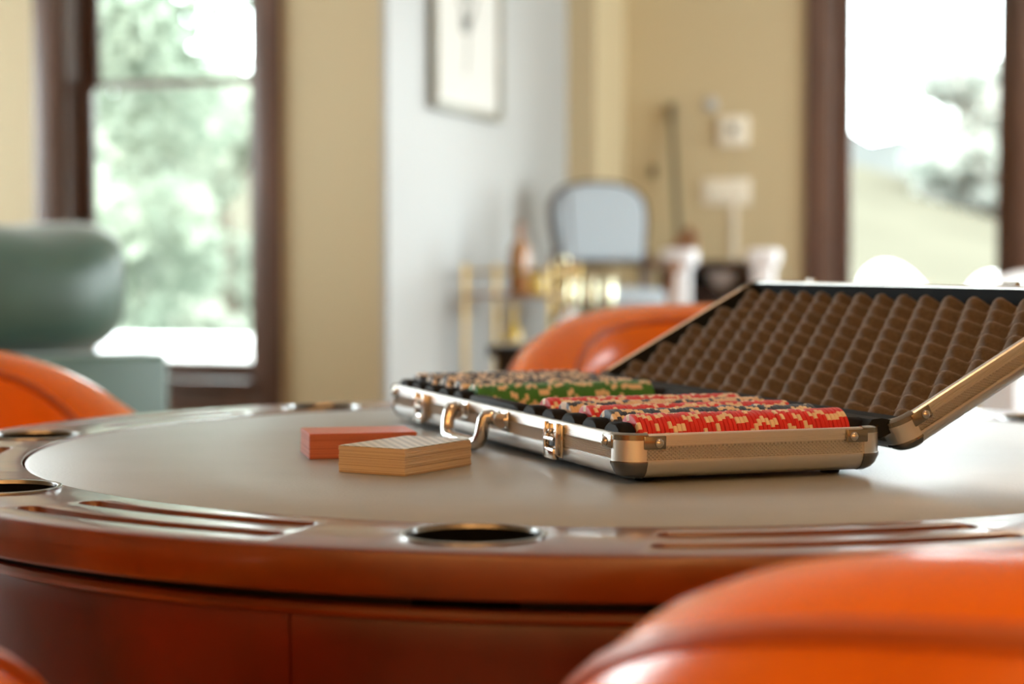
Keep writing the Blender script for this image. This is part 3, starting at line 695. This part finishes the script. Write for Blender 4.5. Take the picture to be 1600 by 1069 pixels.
stroke(bm, [(0.80, 1.62), (0.82, 1.72), (0.80, 1.84), (0.83, 1.95), (0.80, 2.08)], 0.012)
for s in (-1, 1):
    stroke(bm, [(0.82, 1.80), (0.82 + s * 0.07, 1.86), (0.82 + s * 0.10, 1.93)], 0.016); stroke(bm, [(0.82, 1.90), (0.82 + s * 0.09, 1.99), (0.82 + s * 0.16, 2.04)], 0.014)
stroke(bm, [(0.74, 1.80), (0.86, 1.81)], 0.03)
finish(bm, 'sketch', 'sketch_grey', pic, False)

# ------------------------------------------------------------------ bar cart and bottles
cart = thing('bar_cart', 'slim brass bar cart with pale shelves against the white wall', 'cart', RP(0, 0, 0), RA)
cu0, cu1, cv0, cv1 = 0.07, 0.40, 0.62, 1.00
for u in (cu0, cu1):
    for v in (cv0, cv1): bm = bmesh.new(); tube(bm, [(u, v, 0.0), (u, v, 0.90)], 0.008, 10); finish(bm, 'post', 'brass', cart)
for z, m in ((0.79, 'brown_wood'), (0.45, 'brown_wood'), (0.16, 'brown_wood')): bx('shelf', m, cart, cu0 - 0.008, cu1 + 0.008, cv0 - 0.008, cv1 + 0.008, z - 0.012, z, bev=0.003)
for z in (0.875,):
    bm = bmesh.new(); tube(bm, [(cu0, cv0, z), (cu1, cv0, z), (cu1, cv1, z), (cu0, cv1, z)], 0.006, 8, closed=True); finish(bm, 'guard_rail', 'brass', cart)
def bottle(label, loc, r, h, m, capm, cat='bottle', name='bottle', group='bottles on the bar cart'):
    t = thing(name, label, cat, loc, 0, group)
    bm = bmesh.new(); lathe(bm, [(r * 0.9, 0), (r, 0.01), (r, h * 0.58), (r * 0.8, h * 0.68), (r * 0.35, h * 0.76), (r * 0.33, h * 0.92)], 28); finish(bm, 'body', m, t)
    bm = bmesh.new(); lathe(bm, [(r * 0.38, h * 0.90), (r * 0.40, h * 0.99), (r * 0.3, h)], 20); finish(bm, 'stopper', capm, t)
bottle('tall brown bottle on the top shelf of the brass cart', RP(0.22, 0.83, 0.79), 0.042, 0.27, 'amber', 'brown_wood')
bottle('short gold bottle beside the brown bottle on the cart', RP(0.32, 0.72, 0.79), 0.03, 0.10, 'amber_gold', 'brass')
bottle('yellow bottle on the middle shelf of the brass cart', RP(0.20, 0.80, 0.45), 0.036, 0.30, 'amber_gold', 'brass')

# ------------------------------------------------------------------ arch-backed chair with dark frame
ac = thing('upholstered_chair', 'tall pale blue arch-backed chair with a brown wooden frame', 'chair', (0.385, 7.75, 0), R(12))
def arch(hw, z0, z1, n=20, k=1.0):
    out = [(-hw * 0.90, z0), (-hw, (z0 + z1) / 2), (-hw, z1 - hw * 0.55)]
    for i in range(1, n): a = PI - PI * i / n; out.append((hw * math.copysign(abs(math.cos(a)) ** 0.75, math.cos(a)), z1 - hw * 0.55 + hw * 0.55 * math.sin(a)))
    out += [(hw, z1 - hw * 0.55), (hw, (z0 + z1) / 2), (hw * 0.90, z0)]
    return out
bm = bmesh.new(); o_, i_ = arch(0.205, 0.90, 1.245), arch(0.194, 0.91, 1.234)
lean = lambda z: 0.10 + 0.22 * (z - 0.9)
loft(bm, [[(x, lean(z) - 0.02, z) for x, z in i_], [(x, lean(z) - 0.03, z) for x, z in o_], [(x, lean(z) + 0.03, z) for x, z in o_], [(x, lean(z) + 0.02, z) for x, z in i_]], True); finish(bm, 'back_frame', 'dark_wood', ac)
bm = bmesh.new(); loft(bm, [[(x * 0.93, lean(z) - 0.045, 1.07 + (z - 1.07) * 0.92) for x, z in i_], [(x, lean(z) - 0.022, z) for x, z in i_], [(x, lean(z) + 0.022, z) for x, z in i_]], True, (True, True)); finish(bm, 'back_pad', 'chair_blue', ac)
bm = bmesh.new(); tube(bm, [(-0.135, lean(z) - 0.043, z) for z in (0.94, 1.05, 1.19)], 0.006, 8); finish(bm, 'piping', 'dark_wood', ac)
bx('seat_rail', 'brown_wood', ac, -0.21, 0.21, -0.26, 0.14, 0.68, 0.74, bev=0.01)
bm = bmesh.new(); pillow(bm, (0, -0.06, 0.765), (0.40, 0.38, 0.09), 0.5, 0.4); finish(bm, 'seat_pad', 'chair_blue', ac)
for s in (-1, 1):
    bm = bmesh.new(); tube(bm, [(s * 0.20, 0.10, 0.905), (s * 0.22, -0.05, 0.90), (s * 0.22, -0.24, 0.895)], [0.02, 0.022, 0.026], 10); finish(bm, 'arm', 'brown_wood', ac)
    bm = bmesh.new(); tube(bm, [(s * 0.22, -0.20, 0.90), (s * 0.205, -0.18, 0.72)], 0.016, 8); finish(bm, 'arm_support', 'brown_wood', ac)
    for y in (-0.23, 0.11): bm = bmesh.new(); tube(bm, [(s * 0.19, y, 0.70), (s * 0.20, y * 1.1, 0.0)], [0.024, 0.016], 8); finish(bm, 'leg', 'brown_wood', ac)
bx('back_stile', 'dark_wood', ac, -0.205, -0.17, 0.08, 0.115, 0.70, 0.95); bx('back_stile', 'dark_wood', ac, 0.17, 0.205, 0.08, 0.115, 0.70, 0.95)
bx('cross_rail', 'brown_wood', ac, -0.19, 0.19, 0.085, 0.11, 0.895, 0.925, bev=0.004)

# ------------------------------------------------------------------ black side table, dark stand-in for chair shade, small shiny things
def small_table(label, x, y, rot, w_, d_, h, cat='table'):
    t = thing('side_table', label, cat, (x, y, 0), rot)
    bx('top', 'black_wood', t, -w_ / 2, w_ / 2, -d_ / 2, d_ / 2, h - 0.03, h, bev=0.004)
    bx('apron', 'black_wood', t, -w_ / 2 + 0.02, w_ / 2 - 0.02, -d_ / 2 + 0.02, d_ / 2 - 0.02, h - 0.11, h - 0.03)
    for sx in (-1, 1):
        for sy in (-1, 1): bx('leg', 'black_wood', t, sx * (w_ / 2 - 0.035) - 0.015, sx * (w_ / 2 - 0.035) + 0.015, sy * (d_ / 2 - 0.035) - 0.015, sy * (d_ / 2 - 0.035) + 0.015, 0, h - 0.1)
small_table('black side table holding three gold jars behind the orange chair', 0.30, 5.85, RA, 0.30, 0.26, 0.755)
small_table('low black stand-in for the shade left of the orange chair behind the case', 0.085, 5.05, RA, 0.24, 0.24, 0.695)  # dark table shape added where the chair's shadow lies
for k, (x, y) in enumerate(((0.188, 5.80), (0.240, 5.80), (0.292, 5.79))):
    t = thing('candle_jar', ('left', 'middle', 'right')[k] + 'most of the three shiny gold jars on the black side table' if k != 1 else 'middle one of the three shiny gold jars on the black side table', 'jar', (x, y, 0.755), 0, 'gold jars on the black side table')
    bm = bmesh.new(); lathe(bm, [(0.019, 0), (0.021, 0.004), (0.021, 0.075), (0.018, 0.085)], 24); finish(bm, 'body', 'brass_pale', t)
    bm = bmesh.new(); lathe(bm, [(0.019, 0.083), (0.020, 0.092), (0.015, 0.104), (0.006, 0.110), (0.003, 0.111)], 24); finish(bm, 'lid', 'brass_pale', t)
t = thing('candlestick', 'slim brass candlestick with a ball top left of the gold jars', 'candlestick', (0.160, 5.87, 0.755), 0)
bm = bmesh.new(); lathe(bm, [(0.022, 0), (0.022, 0.006), (0.006, 0.014), (0.005, 0.15)], 20); finish(bm, 'stem', 'brass', t)
bm = bmesh.new(); lathe(bm, [(0.016 * math.sin(PI * i / 10) + 0.0005, 0.162 - 0.016 * math.cos(PI * i / 10)) for i in range(11)], 20); finish(bm, 'ball', 'brass_pale', t)
t = thing('highlight_globe', 'small white globe standing in for a bright blurred highlight', 'highlight', (0.152, 5.05, 0.695), 0)  # white globe added in place of a bright highlight
bm = bmesh.new(); lathe(bm, [(0.018, 0), (0.030, 0.012), (0.038, 0.036), (0.036, 0.058), (0.026, 0.075), (0.014, 0.083), (0.013, 0.092), (0.016, 0.098)], 28, cap=(True, False)); finish(bm, 'body', 'white_ceramic', t)
bm = bmesh.new(); lathe(bm, [(0.016, 0.097), (0.0165, 0.099), (0.012, 0.099), (0.010, 0.080)], 28, cap=(False, False)); finish(bm, 'mouth', 'white_ceramic', t)

# ------------------------------------------------------------------ console, pedestals and small wall things by the far wall
con = thing('console', 'dark brown console with an open shelf below the wall plates', 'cabinet', RP(0, 0, 0), RA)
k0, k1, kv0, kv1 = 0.47, 0.88, 2.12, 2.46
bx('top', 'dark_wood', con, k0 - 0.02, k1 + 0.02, kv0 - 0.02, kv1, 0.885, 0.915, bev=0.004)
bx('side_panel', 'dark_wood', con, k0, k0 + 0.025, kv0, kv1, 0, 0.885); bx('side_panel', 'dark_wood', con, k1 - 0.025, k1, kv0, kv1, 0, 0.885)
bx('back_panel', 'black_wood', con, k0 + 0.025, k1 - 0.025, kv1 - 0.015, kv1, 0.05, 0.885)
for z in (0.78, 0.45, 0.07): bx('shelf', 'dark_wood', con, k0 + 0.025, k1 - 0.025, kv0 + 0.01, kv1 - 0.015, z - 0.02, z)
t = thing('shallow_bowl', 'wide white bowl on the upper shelf of the dark console', 'bowl', RP(0.735, 2.24, 0.78), 0)
bm = bmesh.new(); lathe(bm, [(0.03, 0), (0.035, 0.008), (0.07, 0.045), (0.085, 0.085)], 32, cap=(True, False)); lathe(bm, [(0.085, 0.085), (0.081, 0.085), (0.066, 0.046), (0.03, 0.012)], 32, cap=(False, True)); finish(bm, 'body', 'white_ceramic', t)
bm = bmesh.new(); lathe(bm, [(0.028, -0.0), (0.03, 0.006)], 24); finish(bm, 'foot_ring', 'white_ceramic', t)
def pedestal(label, u, v, h, wt, wc):
    t = thing('pedestal_stand', label, 'stand', RP(u, v, 0), RA)
    bx('top', 'white_fabric', t, -wt / 2, wt / 2, -wt / 2, wt / 2, h - 0.075, h, bev=0.02, seg=3)
    bx('column', 'white_fabric', t, -wc / 2, wc / 2, -wc / 2, wc / 2, 0.03, h - 0.07, bev=0.006)
    bx('base', 'white_fabric', t, -wt / 2, wt / 2, -wt / 2, wt / 2, 0, 0.035, bev=0.006)
pedestal('white pedestal stand at the left end of the dark console', 0.596, 1.96, 0.965, 0.14, 0.085)
pedestal('white pedestal stand at the right end of the dark console', 0.945, 2.03, 0.965, 0.13, 0.085)
t = thing('wooden_ornament', 'brown sloped ornament standing on the dark console beside the pole', 'ornament', RP(0.50, 2.30, 0.915), RA)
bm = bmesh.new(); sec = [(-0.06, 0), (0.10, 0), (0.10, 0.115), (0.085, 0.15), (0.055, 0.145), (0.02, 0.10), (-0.03, 0.04), (-0.06, 0.015)]
loft(bm, [[(x, y, z) for x, z in sec] for y in (-0.04, 0.04)], True, (True, True)); bmesh.ops.bevel(bm, geom=bm.edges[:], offset=0.006, segments=2, affect='EDGES'); finish(bm, 'body', 'brown_wood', t)
bx('plinth', 'dark_wood', t, -0.07, 0.11, -0.05, 0.05, -0.0, 0.008)
t = thing('wooden_pole', 'slim dark pole leaning against the tan wall', 'pole', RP(0.53, 2.52, 0), 0)
A_ = Vector((0, 0, 0.0)); B_ = (RP(0.365, 2.845, 1.65) - RP(0.53, 2.52, 0))
bm = bmesh.new(); tube(bm, [A_, A_.lerp(B_, 0.5), B_], [0.019, 0.018, 0.017], 12); finish(bm, 'shaft', 'pole_wood', t)
bm = bmesh.new(); tube(bm, [A_.lerp(B_, 0.96), B_ + (B_ - A_).normalized() * 0.01], [0.022, 0.022], 12); finish(bm, 'end_cap', 'pole_wood', t)
def wallthing(name, label, cat, u, z): return thing(name, label, cat, RP(u, V1, z), RA)
t = wallthing('thermostat', 'small square thermostat on the tan wall above the switch plate', 'thermostat', 0.66, 1.525)
bx('body', 'ivory_plastic', t, -0.07, 0.07, -0.028, -0.0005, -0.07, 0.07, bev=0.006); bx('display', 'grey_plastic', t, -0.022, 0.022, -0.031, -0.027, -0.015, 0.03, bev=0.002)
t = wallthing('switch_plate', 'wide ivory switch plate on the tan wall below the thermostat', 'switch', 0.625, 1.24)
bx('plate', 'ivory_plastic', t, -0.115, 0.115, -0.010, -0.0005, -0.06, 0.06, bev=0.004)
for k in range(4): bx('toggle', 'ivory_plastic', t, -0.082 + k * 0.055 - 0.012, -0.082 + k * 0.055 + 0.012, -0.016, -0.009, -0.03, 0.03, bev=0.002)
t = wallthing('cable_cover', 'pale cable cover running down the wall below the switch plate', 'cable', 0.665, 0.0)
bx('channel', 'ivory_plastic', t, -0.012, 0.012, -0.012, -0.0005, 0.40, 1.178, bev=0.003); bx('socket', 'ivory_plastic', t, -0.04, 0.04, -0.010, -0.0005, 0.28, 0.40, bev=0.003)
t = wallthing('round_sensor', 'small round pale sensor high on the tan wall', 'sensor', 0.545, 1.655)
bm = bmesh.new(); dome(bm, (0, -0.0005, 0), (0, -1, 0), 0.035, 0.02); finish(bm, 'body', 'wall_pale', t); bm = bmesh.new(); dome(bm, (0, -0.019, 0), (0, -1, 0), 0.008, 0.004); finish(bm, 'lens', 'ivory_plastic', t)
t = wallthing('wall_hook', 'small dark hook on the tan wall above the arch-backed chair', 'hook', 0.27, 1.34)
bx('plate', 'pole_wood', t, -0.018, 0.018, -0.006, -0.0005, -0.03, 0.03, bev=0.002)
bm = bmesh.new(); tube(bm, [(0, -0.005, -0.01), (0, -0.035, -0.025), (0, -0.045, 0.0)], 0.006, 8); finish(bm, 'hook', 'pole_wood', t)

# ------------------------------------------------------------------ white armchair by the right window and patio chairs outside
def white_chair(label, x, y, z0, rot, h, group=None):
    t = thing('white_armchair', label, 'chair', (x, y, z0), rot, group); rings = []
    for i in range(25):
        f = -1 + 2 * i / 24; ph = f * R(105); d = Vector((math.sin(ph), math.cos(ph), 0)); zt = 0.62 + (h - 0.62) * math.cos(f * PI / 2) ** 0.7
        rings.append([tuple(d * r + Vector((0, 0, z))) for r, z in ((0.30, 0.30), (0.31, zt - 0.05), (0.30, zt - 0.012), (0.275, zt), (0.25, zt - 0.012), (0.24, zt - 0.05), (0.24, 0.30))])
    bm = bmesh.new(); loft(bm, rings, True, (True, True)); finish(bm, 'shell', 'white_fabric', t, True, 60)
    bm = bmesh.new(); pillow(bm, (0, 0, 0.40), (0.46, 0.46, 0.14), 0.5, 0.6); finish(bm, 'seat_cushion', 'white_fabric', t)
    for sx in (-1, 1):
        for sy in (-1, 1): bm = bmesh.new(); tube(bm, [(sx * 0.17, sy * 0.17, 0.34), (sx * 0.2, sy * 0.2, 0)], [0.018, 0.012], 8); finish(bm, 'leg', 'grey_plastic', t)
white_chair('white rounded armchair standing before the right window frame', 1.66, 5.5, 0, R(20), 0.885)
for k, (x, y) in enumerate(((2.35, 11.3), (2.95, 11.1))):
    white_chair(('left' if k == 0 else 'right') + ' one of two white chairs outside the right window', x, y, -0.5, R(20), 1.40 - 0.06 * k, 'white chairs outside')
